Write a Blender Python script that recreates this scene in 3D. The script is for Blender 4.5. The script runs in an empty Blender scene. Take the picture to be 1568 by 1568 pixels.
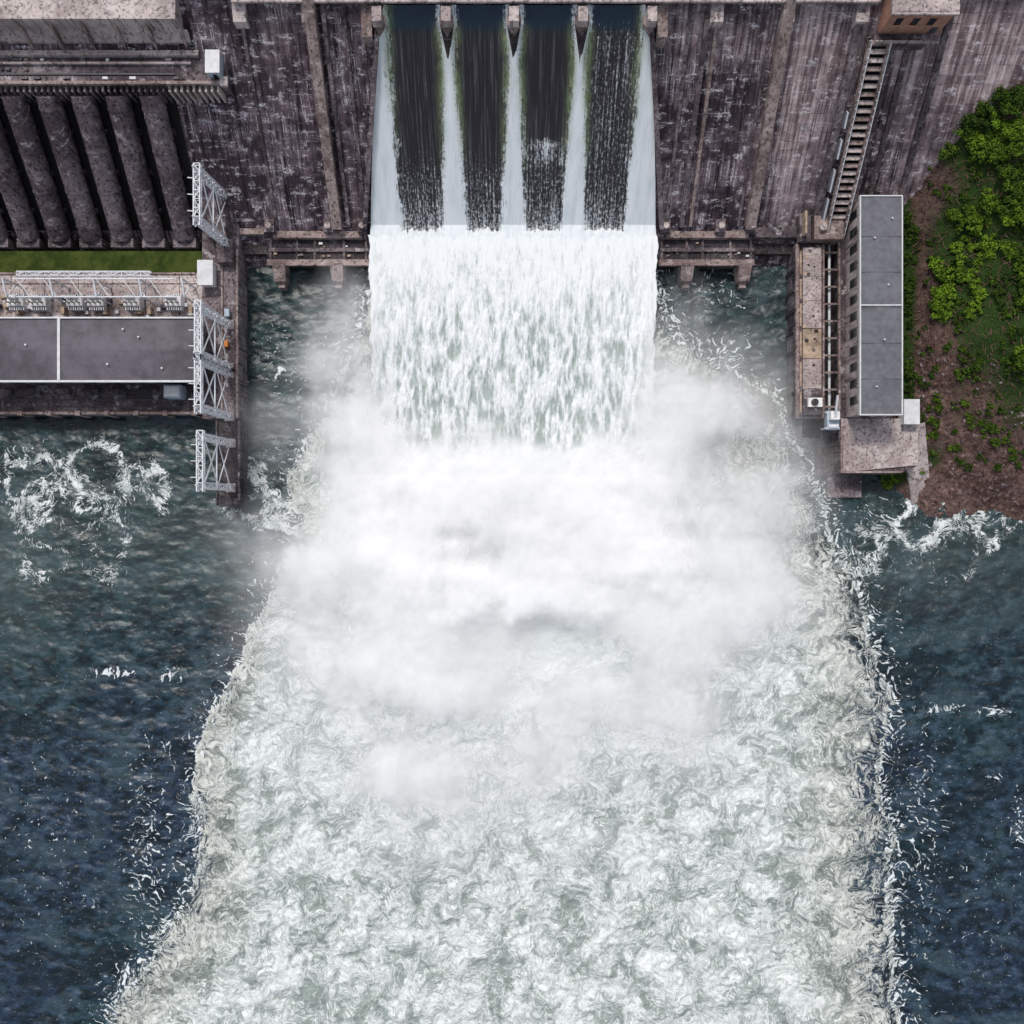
import bpy, math, numpy as np, random
from mathutils import Vector, Matrix
random.seed(7); rng=np.random.RandomState(11)
H=270.0; S=0.18
sc=bpy.context.scene
# ------------------------------------------------------------ survey helpers (plan metres)
def P(px,py,h=0.0):
    k=(H-h)/H
    return ((px-784)*S*k,(784-py)*S*k,h)
SL=1.103
def face_h(py):
    a=(784-py)*S
    return (a-67.88)/(SL+a/270)
def lerp(a,b,t): return a+(b-a)*t
def sst(a,b,x):
    t=np.clip((x-a)/(b-a),0,1); return t*t*(3-2*t)
# ------------------------------------------------------------ noise
def _tab(seed):
    r=np.random.RandomState(seed); a=r.rand(256,256)*2*np.pi
    return np.cos(a).astype(np.float32),np.sin(a).astype(np.float32)
_T={}
def perlin(x,y,seed=0):
    if seed not in _T: _T[seed]=_tab(seed)
    gx,gy=_T[seed]
    xf=np.floor(x); yf=np.floor(y)
    xi=xf.astype(np.int64)&255; yi=yf.astype(np.int64)&255
    fx=x-xf; fy=y-yf; x1=(xi+1)&255; y1=(yi+1)&255
    u=fx*fx*fx*(fx*(fx*6-15)+10); v=fy*fy*fy*(fy*(fy*6-15)+10)
    n00=gx[xi,yi]*fx+gy[xi,yi]*fy; n10=gx[x1,yi]*(fx-1)+gy[x1,yi]*fy
    n01=gx[xi,y1]*fx+gy[xi,y1]*(fy-1); n11=gx[x1,y1]*(fx-1)+gy[x1,y1]*(fy-1)
    return ((n00*(1-u)+n10*u)*(1-v)+(n01*(1-u)+n11*u)*v)*1.41
def fbm(x,y,o=4,seed=0,g=.5):
    s=0;a=1;t=0
    for i in range(o):
        s=s+a*perlin(x*2**i+i*17.3,y*2**i-i*9.1,seed+i); t+=a; a*=g
    return s/t
def ridged(x,y,o=4,seed=0):
    s=0;a=1;t=0
    for i in range(o):
        n=1-np.abs(perlin(x*2**i+i*7.7,y*2**i+i*3.1,seed+i))*2
        s=s+a*n; t+=a; a*=.5
    return s/t
# ------------------------------------------------------------ mesh helpers
def link(ob,parent=None):
    sc.collection.objects.link(ob)
    if parent: ob.parent=parent
    return ob
def empty(name):
    e=bpy.data.objects.new(name,None); e.empty_display_size=1; return link(e)
def grid(name,X,Y,Z,mat,attrs={},uv=None,parent=None,keep=None,uvname="suv"):
    ny,nx=X.shape
    me=bpy.data.meshes.new(name)
    co=np.stack([X,Y,Z],-1).reshape(-1,3).astype(np.float32)
    idx=np.arange(nx*ny).reshape(ny,nx)
    q=np.stack([idx[:-1,:-1],idx[:-1,1:],idx[1:,1:],idx[1:,:-1]],-1).reshape(-1,4)
    if keep is not None:
        kf=keep.ravel(); q=q[kf[q].any(axis=1)]
    me.vertices.add(len(co)); me.vertices.foreach_set("co",co.ravel())
    me.loops.add(q.size); me.loops.foreach_set("vertex_index",q.ravel().astype(np.int32))
    me.polygons.add(len(q)); me.polygons.foreach_set("loop_start",np.arange(0,q.size,4,dtype=np.int32))
    me.polygons.foreach_set("use_smooth",np.ones(len(q),dtype=bool))
    me.update(calc_edges=True)
    for k,v in attrs.items():
        a=me.attributes.new(k,'FLOAT','POINT'); a.data.foreach_set("value",np.ascontiguousarray(v,dtype=np.float32).ravel())
    if uv is not None:
        a=me.attributes.new(uvname,'FLOAT_VECTOR','POINT')
        a.data.foreach_set("vector",np.stack([uv[0],uv[1],uv[0]*0],-1).astype(np.float32).ravel())
    me.materials.append(mat)
    return link(bpy.data.objects.new(name,me),parent)
class MB:
    def __init__(s): s.v=[];s.f=[];s.m=[];s.mats=[]
    def mi(s,mat):
        if mat not in s.mats: s.mats.append(mat)
        return s.mats.index(mat)
    def add(s,vs,fs,mat):
        b=len(s.v); s.v+= [tuple(p) for p in vs]; i=s.mi(mat)
        for f in fs: s.f.append([b+j for j in f]); s.m.append(i)
    def box(s,x0,x1,y0,y1,z0,z1,mat):
        x0,x1=sorted((x0,x1)); y0,y1=sorted((y0,y1)); z0,z1=sorted((z0,z1))
        s.add([(x0,y0,z0),(x1,y0,z0),(x1,y1,z0),(x0,y1,z0),(x0,y0,z1),(x1,y0,z1),(x1,y1,z1),(x0,y1,z1)],
          [(3,2,1,0),(4,5,6,7),(0,1,5,4),(1,2,6,5),(2,3,7,6),(3,0,4,7)],mat)
    def prism(s,poly,z0,z1,mat):
        n=len(poly); z0=z0 if hasattr(z0,'__len__') else [z0]*n; z1=z1 if hasattr(z1,'__len__') else [z1]*n
        vs=[(p[0],p[1],z0[i]) for i,p in enumerate(poly)]+[(p[0],p[1],z1[i]) for i,p in enumerate(poly)]
        s.add(vs,[list(range(n))[::-1],list(range(n,2*n))]+[(i,(i+1)%n,n+(i+1)%n,n+i) for i in range(n)],mat)
    def beam(s,a,b,w,mat,h=None):
        a=Vector(a);b=Vector(b);d=(b-a)
        if d.length<1e-4: return
        d.normalize(); h=h or w
        up=Vector((0,0,1)) if abs(d.z)<.95 else Vector((0,1,0))
        r=d.cross(up).normalized(); u=r.cross(d)
        vs=[]
        for p in (a,b):
            for sx,sy in((-1,-1),(1,-1),(1,1),(-1,1)): vs.append(p+r*sx*w/2+u*sy*h/2)
        s.add(vs,[(0,1,2,3),(7,6,5,4),(0,4,5,1),(1,5,6,2),(2,6,7,3),(3,7,4,0)],mat)
    def cyl(s,a,b,r0,mat,r1=None,n=16):
        a=Vector(a);b=Vector(b);d=(b-a).normalized(); r1=r0 if r1 is None else r1
        up=Vector((0,0,1)) if abs(d.z)<.95 else Vector((0,1,0))
        r=d.cross(up).normalized(); u=r.cross(d); vs=[]
        for p,R in((a,r0),(b,r1)):
            for i in range(n):
                t=2*math.pi*i/n; vs.append(p+r*math.cos(t)*R+u*math.sin(t)*R)
        s.add(vs,[list(range(n)),list(range(n,2*n))[::-1]]+[(i,n+i,n+(i+1)%n,(i+1)%n) for i in range(n)],mat)
    def obj(s,name,parent=None):
        me=bpy.data.meshes.new(name); me.from_pydata(s.v,[],s.f)
        for m in s.mats: me.materials.append(m)
        me.polygons.foreach_set("material_index",s.m)
        me.update()
        return link(bpy.data.objects.new(name,me),parent)
# ------------------------------------------------------------ node helpers
class NT:
    def __init__(s,name,dim='3D'):
        s.dim=dim
        s.m=bpy.data.materials.new(name); s.m.use_nodes=True; s.t=s.m.node_tree; s.t.nodes.clear()
        s.out=s.t.nodes.new('ShaderNodeOutputMaterial')
    def n(s,ty,**k):
        nd=s.t.nodes.new(ty)
        for a,b in k.items(): setattr(nd,a,b)
        return nd
    def set(s,sock,v):
        if isinstance(v,bpy.types.NodeSocket): s.t.links.new(v,sock)
        elif v is not None:
            if hasattr(v,'__len__') and len(v)==3 and sock.type=='RGBA': v=(*v,1)
            sock.default_value=v
    def attr(s,name,vec=False):
        a=s.n('ShaderNodeAttribute',attribute_name=name); return a.outputs['Vector' if vec else 'Fac']
    def obj(s): return s.n('ShaderNodeTexCoord').outputs['Object']
    def mp(s,v,scale=(1,1,1),loc=(0,0,0),rot=(0,0,0)):
        m=s.n('ShaderNodeMapping'); s.set(m.inputs[0],v); m.inputs['Scale'].default_value=scale; m.inputs['Location'].default_value=loc; m.inputs['Rotation'].default_value=rot
        return m.outputs[0]
    def noise(s,v,scale=1,detail=4,rough=.5,dist=0,col=False):
        n=s.n('ShaderNodeTexNoise',noise_dimensions=s.dim)
        s.set(n.inputs['Vector'],v); n.inputs['Scale'].default_value=scale; n.inputs['Detail'].default_value=detail
        n.inputs['Roughness'].default_value=rough; n.inputs['Distortion'].default_value=dist
        return n.outputs['Color' if col else 'Fac']
    def math(s,op,a,b=None,c=None,clamp=False):
        m=s.n('ShaderNodeMath',operation=op,use_clamp=clamp); s.set(m.inputs[0],a)
        if b is not None: s.set(m.inputs[1],b)
        if c is not None: s.set(m.inputs[2],c)
        return m.outputs[0]
    def vm(s,op,a,b=None,sc_=None):
        m=s.n('ShaderNodeVectorMath',operation=op); s.set(m.inputs[0],a)
        if b is not None: s.set(m.inputs[1],b)
        if sc_ is not None: s.set(m.inputs['Scale'],sc_)
        return m.outputs[0]
    def rng(s,v,a,b,c=0,d=1,smooth=True):
        m=s.n('ShaderNodeMapRange',interpolation_type='SMOOTHSTEP' if smooth else 'LINEAR'); s.set(m.inputs[0],v)
        for i,x in enumerate((a,b,c,d)): s.set(m.inputs[i+1],x)
        return m.outputs[0]
    def mix(s,f,a,b,mode='MIX'):
        m=s.n('ShaderNodeMix',data_type='RGBA',blend_type=mode); s.set(m.inputs[0],f); s.set(m.inputs[6],a); s.set(m.inputs[7],b)
        return m.outputs[2]
    def bump(s,h,dist=.1,st=1):
        b=s.n('ShaderNodeBump'); s.set(b.inputs['Height'],h); b.inputs['Distance'].default_value=dist; b.inputs['Strength'].default_value=st
        return b.outputs[0]
    def pbr(s,col,rough=.8,normal=None,spec=.5,metal=0):
        p=s.n('ShaderNodeBsdfPrincipled'); s.set(p.inputs['Base Color'],col); s.set(p.inputs['Roughness'],rough)
        s.set(p.inputs['Metallic'],metal); s.set(p.inputs['Specular IOR Level'],spec)
        if normal is not None: s.set(p.inputs['Normal'],normal)
        return p
    def done(s,sh):
        s.t.links.new(sh.outputs[0] if hasattr(sh,'outputs') else sh,s.out.inputs[0]); return s.m
def plain(name,c,rough=.7,var=.35,scale=.6,metal=0,spec=.3):
    t=NT(name); o=t.obj(); n=t.noise(o,scale,5,.65); n2=t.noise(o,scale*7,3,.6)
    f=t.math('ADD',t.math('MULTIPLY',n,.6),t.math('MULTIPLY',n2,.4))
    f=t.rng(f,.35,.65)
    c1=tuple(x*(1-var) for x in c); c2=tuple(min(1,x*(1+var)) for x in c)
    return t.done(t.pbr(t.mix(f,c1,c2),rough,None,spec,metal))
def concrete(name,dark,light,white=(.5,.48,.48),wam=.5,suv=False,lightattr=False):
    t=NT(name,'2D' if suv else '3D'); v=t.attr('suv',True) if suv else t.obj()
    low=t.noise(v,.06,5,.6); mid=t.noise(v,.35,6,.65)
    c=t.mix(t.rng(t.math('ADD',t.math('MULTIPLY',low,.6),t.math('MULTIPLY',mid,.4)),.41,.59),dark,light)
    if suv:
        st=t.noise(t.mp(v,(.75,.03,1)),1,6,.68); st2=t.noise(t.mp(v,(2.0,.09,1),(5,3,0)),1,5,.7)
        hb=t.noise(t.mp(v,(.20,.8,1),(2,9,0)),1,6,.72)
        bw,bh=3.95,2.3
    else:
        st=t.noise(t.mp(v,(1.3,1.3,.1)),1,5,.7); st2=t.noise(v,2.4,4,.7); hb=t.noise(t.mp(v,(.2,.2,1.1)),1,5,.72)
    c=t.mix(t.rng(st,.5,.62,0,.88),c,tuple(x*.3 for x in dark))
    c=t.mix(t.rng(st2,.52,.70,0,.5),c,light)
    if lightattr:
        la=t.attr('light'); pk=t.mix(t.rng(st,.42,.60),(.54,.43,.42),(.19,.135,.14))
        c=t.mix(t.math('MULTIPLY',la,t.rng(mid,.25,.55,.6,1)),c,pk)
    fine=t.noise(v,2.2,5,.75)
    w=t.math('MULTIPLY',t.rng(hb,.54,.60),t.rng(mid,.47,.56))
    w2=t.math('MULTIPLY',t.rng(st2,.56,.63),t.rng(low,.49,.57))
    w3=t.math('MULTIPLY',t.rng(st,.43,.37),t.rng(mid,.50,.58))
    w=t.math('MAXIMUM',w,t.math('MULTIPLY',w2,.8)); w=t.math('MAXIMUM',w,t.math('MULTIPLY',w3,.8))
    w=t.math('MULTIPLY',t.math('MULTIPLY',w,t.rng(fine,.40,.56)),wam)
    c=t.mix(w,c,white)
    hgt=fine
    if suv:
        br=t.n('ShaderNodeTexBrick'); t.set(br.inputs['Vector'],v); br.inputs['Scale'].default_value=1; br.offset=0
        br.inputs['Brick Width'].default_value=bw; br.inputs['Row Height'].default_value=bh; br.inputs['Mortar Size'].default_value=.08; br.inputs['Mortar Smooth'].default_value=.6
        t.set(br.inputs['Color1'],(.55,.53,.56)); t.set(br.inputs['Color2'],(1.35,1.3,1.3)); t.set(br.inputs['Mortar'],(.9,.9,.9))
        c=t.mix(.55,c,t.mix(1.0,c,br.outputs[0],'MULTIPLY'))
        m=br.outputs['Fac']
        c=t.mix(t.math('MULTIPLY',m,t.rng(mid,.50,.57,0,.7)),c,(.46,.42,.44))
        c=t.mix(t.math('MULTIPLY',m,t.rng(mid,.5,.4,0,.8)),c,tuple(x*.3 for x in dark))
    return t.done(t.pbr(c,.85,t.bump(hgt,.3,.7) if suv else None,.25))
# ------------------------------------------------------------ materials
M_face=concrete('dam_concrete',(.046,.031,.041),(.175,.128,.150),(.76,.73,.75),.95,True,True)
M_con=concrete('stained_concrete',(.06,.046,.052),(.20,.158,.165),(.6,.56,.57),.65)
M_rib=concrete('rib_concrete',(.18,.13,.12),(.38,.295,.275),(.65,.6,.59),.5)
M_lc=concrete('light_concrete',(.32,.26,.25),(.54,.46,.44),(.75,.7,.68),.4)
M_dk=concrete('dark_concrete',(.025,.02,.023),(.075,.06,.065),(.3,.3,.3),.4)  # darkest of the concrete tones
M_black=plain('gap_shade_black',(.010,.008,.009),.9,.3)  # near-black colour standing in for shade in gaps
M_roof=plain('roof_membrane',(.090,.078,.097),.5,.35,.06)
M_roofR=plain('metal_roof',(.13,.13,.15),.5,.25,.10)
M_seam=plain('roof_seam',(.11,.11,.13),.5,.2,.3)
M_trim=plain('pale_trim',(.62,.62,.63),.5,.15)
M_steel=plain('galvanised_steel',(.66,.67,.70),.45,.15,1)
M_dsteel=plain('dark_steel',(.07,.07,.085),.5,.3,1)
M_white=plain('white_paint',(.75,.74,.72),.45,.2,1)
M_glass=plain('dark_glass',(.02,.025,.03),.15,.3,1)
M_rust=plain('rusty_deck',(.36,.27,.20),.85,.5,.5)
M_pen=concrete('penstock_coating',(.06,.043,.053),(.16,.125,.14),(.5,.47,.48),.6)
M_blue=plain('blue_grey_paint',(.38,.45,.52),.5,.2)
M_orange=plain('safety_orange',(.6,.2,.03),.5,.2)
def brick():
    t=NT('brick_wall'); o=t.obj(); b=t.n('ShaderNodeTexBrick'); t.set(b.inputs[0],t.mp(o,(1,1,1),(0,0,0),(math.radians(90),0,0)))
    b.inputs['Scale'].default_value=1.6; t.set(b.inputs['Color1'],(.38,.16,.10)); t.set(b.inputs['Color2'],(.50,.24,.16)); t.set(b.inputs['Mortar'],(.38,.32,.29))
    return t.done(t.pbr(t.mix(t.rng(t.noise(o,.8,5),.4,.7,0,.5),b.outputs[0],(.2,.09,.06)),.85))
M_brick=brick()
def grassm():
    t=NT('grass'); o=t.obj(); n=t.noise(o,.3,6,.7); n2=t.noise(o,4,4,.7)
    c=t.mix(t.rng(n,.35,.65),(.03,.05,.010),(.085,.11,.025)); c=t.mix(t.rng(n2,.4,.7,0,.6),c,(.02,.03,.006))
    return t.done(t.pbr(c,.95,t.bump(n2,.3,1),.1))
M_grass=grassm()
def river_mat():
    t=NT('river_water','2D'); o=t.obj(); foam=t.attr('foam'); fl=t.attr('fleck'); dirt=t.attr('dirt'); soft=t.attr('soft')
    q0=t.attr('warp',True)
    w3=t.vm('SCALE',t.vm('SUBTRACT',t.noise(o,.9,2,.5,col=True),(.5,.5,.5)),sc_=.7)
    q=t.vm('ADD',q0,w3)
    def ridge(v,s,d=4,r=.55,k=6.5):
        n=t.noise(v,s,d,r)
        return t.math('SUBTRACT',1,t.math('MULTIPLY',t.math('ABSOLUTE',t.math('SUBTRACT',n,.5)),k),clamp=True)
    r1=ridge(q,.20,3,.55,8); r2=ridge(t.vm('ADD',q,(31,7,0)),.46,3,.6,8); r3=ridge(t.vm('ADD',q,(3,77,0)),1.2,3,.6,7)
    clump=t.noise(q,.10,4,.6); fine=t.noise(q,2.2,3,.7)
    wisp=t.math('ADD',t.math('ADD',t.math('MULTIPLY',r1,.26),t.math('MULTIPLY',r2,.42)),t.math('MULTIPLY',r3,.42))
    wisp=t.math('ADD',wisp,t.math('MULTIPLY',t.math('SUBTRACT',fine,.5),.9))
    lit=t.rng(t.math('ADD',wisp,t.math('MULTIPLY',t.math('SUBTRACT',clump,.5),1.3)),.16,1.0)
    basec=t.mix(t.rng(clump,.36,.64),(.26,.31,.285),(.44,.485,.46))
    dirtc=t.mix(t.rng(clump,.36,.64),(.06,.065,.045),(.17,.175,.135))
    basec=t.mix(dirt,basec,dirtc)
    fcol=t.mix(lit,basec,t.mix(t.math('MULTIPLY',dirt,.75),(.81,.84,.83),(.54,.55,.48)))
    fcol=t.mix(soft,fcol,(.76,.80,.79))
    cover=t.math('ADD',t.math('MULTIPLY',wisp,.62),t.math('MULTIPLY',clump,.5))
    th=t.math('SUBTRACT',1.0,foam)
    mask=t.rng(t.math('SUBTRACT',cover,th),-.12,.14)
    mask=t.math('MULTIPLY',mask,t.rng(foam,.02,.10))
    fk=t.noise(t.mp(q,(1,1.3,1)),.75,4,.6)
    fkm=t.rng(t.math('ADD',fk,t.math('MULTIPLY',fl,.26)),.745,.82)
    wn=t.noise(o,.02,3,.6)
    wv=t.noise(t.mp(t.vm('ADD',o,t.vm('SCALE',w3,sc_=.8)),(1,1.7,1),(0,0,0),(0,0,.5)),.25,5,.6)
    wl=t.noise(t.mp(q0,(1,1.5,1),(9,4,0),(0,0,-.3)),.06,5,.6)
    sep=t.n('ShaderNodeSeparateXYZ'); t.set(sep.inputs[0],o)
    dn=t.rng(sep.outputs['Y'],0,-70)
    wc=t.mix(dn,(.009,.025,.026),(.013,.027,.052))
    wc=t.mix(t.rng(wn,.4,.7,0,.7),wc,(.012,.040,.039))
    wc=t.mix(t.rng(wv,.51,.66,0,.8),wc,t.mix(dn,(.042,.075,.076),(.045,.075,.115)))  # ripple highlights painted into the water colour
    wc=t.mix(t.rng(wv,.49,.38,0,.85),wc,(.003,.007,.010))
    wc=t.mix(t.rng(wl,.50,.64,0,.55),wc,(.04,.068,.08)); wc=t.mix(t.rng(wl,.5,.36,0,.8),wc,(.004,.011,.015))
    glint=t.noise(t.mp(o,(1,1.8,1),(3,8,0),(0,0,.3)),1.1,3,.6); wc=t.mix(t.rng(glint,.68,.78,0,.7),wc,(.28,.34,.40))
    haze=t.attr('haze'); wc=t.mix(t.math('MULTIPLY',haze,.55),wc,t.mix(dirt,(.13,.165,.165),(.14,.14,.10)))
    allm=t.math('MAXIMUM',mask,fkm)
    col=t.mix(allm,wc,t.mix(mask,(.72,.77,.78),fcol))
    rough=t.rng(allm,0,1,.34,.9)
    hgt=t.math('ADD',t.math('MULTIPLY',t.math('MULTIPLY',wisp,allm),.6),t.math('MULTIPLY',wv,.8))
    return t.done(t.pbr(col,rough,t.bump(hgt,.5,.6),.35))
M_river=river_mat()
def spill_mat():
    t=NT('spilling_water','2D'); v=t.attr('suv',True); wh=t.attr('white'); gr=t.attr('green'); lip=t.attr('lip')
    st=t.noise(t.mp(v,(2.2,.07,1)),1,5,.65); fine=t.noise(t.mp(v,(3.5,.7,1)),1,4,.7); sp=t.noise(v,1.6,4,.75)
    cl=t.noise(t.mp(v,(.5,.12,1)),1,4,.6)
    d=t.mix(t.rng(st,.48,.72,0,.8),(.018,.014,.018),(.10,.10,.11))
    d=t.mix(lip,d,(.008,.024,.045))
    m=t.math('ADD',t.math('ADD',wh,t.math('MULTIPLY',t.math('SUBTRACT',st,.5),.6)),t.math('MULTIPLY',t.math('SUBTRACT',fine,.5),.7))
    m=t.math('ADD',m,t.math('MULTIPLY',t.math('SUBTRACT',sp,.5),.8))
    mk=t.rng(m,.36,.76)
    wc=t.mix(t.rng(cl,.4,.7,0,.5),(.84,.87,.89),(.60,.68,.70))
    c=t.mix(mk,d,wc); c=t.mix(t.math('MULTIPLY',gr,t.rng(fine,.35,.6,.3,.95)),c,(.22,.27,.13))
    return t.done(t.pbr(c,t.rng(mk,0,1,.35,.85),t.bump(t.math('ADD',fine,st),.15,.5),.4))
M_spill=spill_mat()
def fall_mat():
    t=NT('falling_water','2D'); v=t.attr('suv',True); g=t.attr('gap'); sf=t.attr('soft')
    f=t.noise(t.mp(v,(1.0,.24,1)),1,5,.66,.3); f2=t.noise(t.mp(v,(2.2,1.0,1)),1,4,.7); f3=t.noise(t.mp(v,(.45,.08,1)),1,3,.6)
    k=t.math('ADD',g,t.math('ADD',t.math('MULTIPLY',t.math('SUBTRACT',f,.5),1.7),t.math('MULTIPLY',t.math('SUBTRACT',f2,.5),.9)))
    k=t.math('ADD',k,t.math('MULTIPLY',t.math('SUBTRACT',f3,.5),1.2))
    c=t.mix(t.rng(k,.0,1.05),(.82,.84,.85),(.35,.41,.38)); c=t.mix(t.math('MULTIPLY',sf,.65),c,(.82,.845,.85))
    return t.done(t.pbr(c,.9,t.bump(t.math('ADD',f,t.math('MULTIPLY',f2,.6)),.25,.4),.2))
M_fall=fall_mat()
def mist_mat():
    t=NT('mist'); a=t.attr('alpha')
    d=t.n('ShaderNodeBsdfDiffuse'); t.set(d.inputs[0],(.99,.99,.99)); tl=t.n('ShaderNodeBsdfTranslucent'); t.set(tl.inputs[0],(.99,.99,.99))
    m1=t.n('ShaderNodeMixShader'); m1.inputs[0].default_value=.24; t.t.links.new(d.outputs[0],m1.inputs[1]); t.t.links.new(tl.outputs[0],m1.inputs[2])
    tr=t.n('ShaderNodeBsdfTransparent'); m=t.n('ShaderNodeMixShader'); t.set(m.inputs[0],a)
    t.t.links.new(tr.outputs[0],m.inputs[1]); t.t.links.new(m1.outputs[0],m.inputs[2])
    return t.done(m)
M_mist=mist_mat()
def terr_mat():
    t=NT('hillside_soil'); o=t.obj(); g=t.attr('green'); n=t.noise(o,.15,6,.65); n2=t.noise(o,1.0,6,.75); n3=t.noise(o,3.5,4,.7)
    c=t.mix(t.rng(n,.35,.65),(.085,.052,.044),(.19,.12,.105)); c=t.mix(t.rng(n2,.54,.64),c,(.34,.235,.215)); c=t.mix(t.rng(n2,.48,.36),c,(.03,.022,.019))
    c=t.mix(t.rng(t.math('ADD',g,t.math('MULTIPLY',t.math('SUBTRACT',n2,.5),1.6)),.35,.65),c,t.mix(t.rng(n3,.35,.65),(.015,.035,.01),(.05,.09,.02)))
    return t.done(t.pbr(c,.95,t.bump(t.math('ADD',n2,t.math('MULTIPLY',n3,.5)),.6,1),.1))
M_terr=terr_mat()
def leaf_mat():
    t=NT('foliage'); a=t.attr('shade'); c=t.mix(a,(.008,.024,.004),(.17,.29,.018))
    return t.done(t.pbr(c,.7,None,.2))
M_leaf=leaf_mat()
M_twig=plain('dry_brush',(.14,.08,.06),.9,.4,2)
# ------------------------------------------------------------ RIVER
fx=np.arange(-150,150.01,.32); fy=np.arange(-150,84.01,.32)
ext=np.array([3000,1200,500,300,220,180,160.])
xs=np.concatenate([-ext,fx,ext[::-1]]); ys=np.concatenate([-ext,fy])
X,Y=np.meshgrid(xs,ys); PX=X/S+784; PY=784-Y/S
wx=fbm(X*.05,Y*.05,4,1)*9+fbm(X*.22,Y*.22,4,5)*4.0; wy=fbm(X*.05+40,Y*.05,4,9)*9+fbm(X*.22+4,Y*.22+9,4,14)*4
py=PY+wy/S*.6; pxx=PX+wx/S*.55
L=np.array([(300,572),(440,566),(520,545),(600,505),(660,478),(700,462),(740,450),(800,462),(835,452),(870,428),(930,424),(970,384),(1010,374),(1060,342),(1100,322),(1160,292),(1220,296),(1300,296),(1380,272),(1440,242),(1520,188),(1600,140),(2600,-500)],float)
R=np.array([(300,1000),(440,1006),(520,1022),(560,1110),(600,1188),(680,1215),(740,1250),(820,1272),(880,1310),(960,1335),(1050,1352),(1120,1360),(1200,1355),(1300,1362),(1400,1362),(1500,1376),(1600,1388),(2600,1720)],float)
xl=np.interp(py,L[:,0],L[:,1]); xr=np.interp(py,R[:,0],R[:,1])
sl=(pxx-xl)*S; sr=(xr-pxx)*S
wl=lerp(6,22,sst(950,1500,PY)); wr=lerp(19,26,sst(800,1500,PY))
cl=sst(-1.6,1.5,sl)*lerp(.33,1.15,np.clip(sl/wl,0,1)**1.0); cr=sst(-3,3,sr)*lerp(.20,1.15,np.clip(sr/wr,0,1)**1.0)
rim=np.exp(-(sl/1.3)**2)*.70*(sl>-1.3)*sst(1350,1150,PY)
foam=np.maximum(np.minimum(cl,cr),rim*(sr>0)*(PY>720))
rimr=np.exp(-((sr-1)/1.0)**2)*.46; foam=np.maximum(foam,rimr*(sl>0)*(PY>560))
dirt=np.maximum(1-np.clip(sl/(wl*1.3),0,1),1-np.clip(sr/(wr*1.3),0,1))
dirt=dirt*sst(-3,1,np.minimum(sl,sr))
g=lambda cx,cy,sx,sy:np.exp(-((PX-cx)/sx)**2-((PY-cy)/sy)**2)
pocket=g(1140,650,75,110); foam=np.where(foam>0,foam*(1-.45*pocket),0); dirt=np.clip(dirt+pocket*.9,0,1)
soft=np.clip(g(800,880,260,190)*1.1,0,.95)
haze=np.clip(g(300,830,160,90)*.4+g(20,860,90,120)*.5+g(1420,860,200,90)*.35+g(1140,640,95,120)*1.2+g(490,560,40,90)*.6,0,1)
def ring(cx,cy,R0,w,amp,sq=1.):
    d=np.sqrt((PX+wx*7.-cx)**2+((PY+wy*7.-cy)*sq)**2)
    return amp*np.exp(-((d-R0)/w)**2)
rings=0
for a in [(50,740,42,13,.52,.9),(62,775,22,12,.42,1),(150,735,44,14,.55,1.1),(240,738,22,13,.52,1.),(400,770,36,15,.58,1),(440,790,24,14,.68,1.2),(1418,790,40,13,.52,1.1),(1500,800,24,13,.42,1),(1550,790,16,10,.36,1),(150,830,34,14,.32,1),(50,850,30,14,.32,1),(1340,840,30,14,.46,.8),(1450,850,40,12,.32,1)]:
    rings=np.maximum(rings,ring(*a))
rings=rings*(.95+.9*fbm(X*.22,Y*.22,3,30))
foam=np.maximum(foam,rings*(PY>640))
out=np.minimum(sl,sr)
fleck=np.exp(-np.clip(-out,0,99)/7.)*.95*(out<2)
for (cx,cy,sx,sy,a) in [(180,1030,45,9,1.15),(262,1035,22,14,1.15),(1440,1085,40,9,1.15),(1520,1090,35,9,1.15),(350,1012,14,6,1.),(1525,1190,14,8,1.),(258,1140,18,7,.9),(1560,1260,18,50,.8),(130,1380,40,20,.6),(1110,540,60,50,.8),(430,550,60,80,.55),(1180,400,50,20,.6),(60,700,90,40,.5),(225,1300,50,190,.75),(1410,1280,50,220,.65),(1340,800,60,60,.6),(1100,440,80,50,.6),(150,760,140,60,.5),(1460,800,120,50,.5),(60,1300,120,200,.35),(1500,1400,90,200,.35)]:
    fleck=np.maximum(fleck,a*g(cx,cy,sx,sy))
inner=(np.abs(X)<152)&(Y>-152)
turb=sst(-2,6,out)*inner
Z=turb*(ridged(X*.07+wx*.1,Y*.07+wy*.1,4,40)*1.1+fbm(X*.25,Y*.25,3,50)*.9)+ (1-turb)*(fbm(X*.10,Y*.17,4,60)*.7+fbm(X*.28,Y*.45,3,66)*.3)*inner
Z=Z*(1-.6*soft)
Z=np.where(inner,Z,0)-.2
WX=X+fbm(X*.06,Y*.06,3,400)*7+fbm(X*.22,Y*.22,3,410)*2.6; WY=Y+fbm(X*.06,Y*.06,3,420)*7+fbm(X*.22,Y*.22,3,430)*2.6
grid('river_water',X,Y,Z,M_river,dict(foam=foam,fleck=fleck,dirt=dirt,soft=soft,haze=haze),uv=(WX,WY),uvname='warp')
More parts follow.
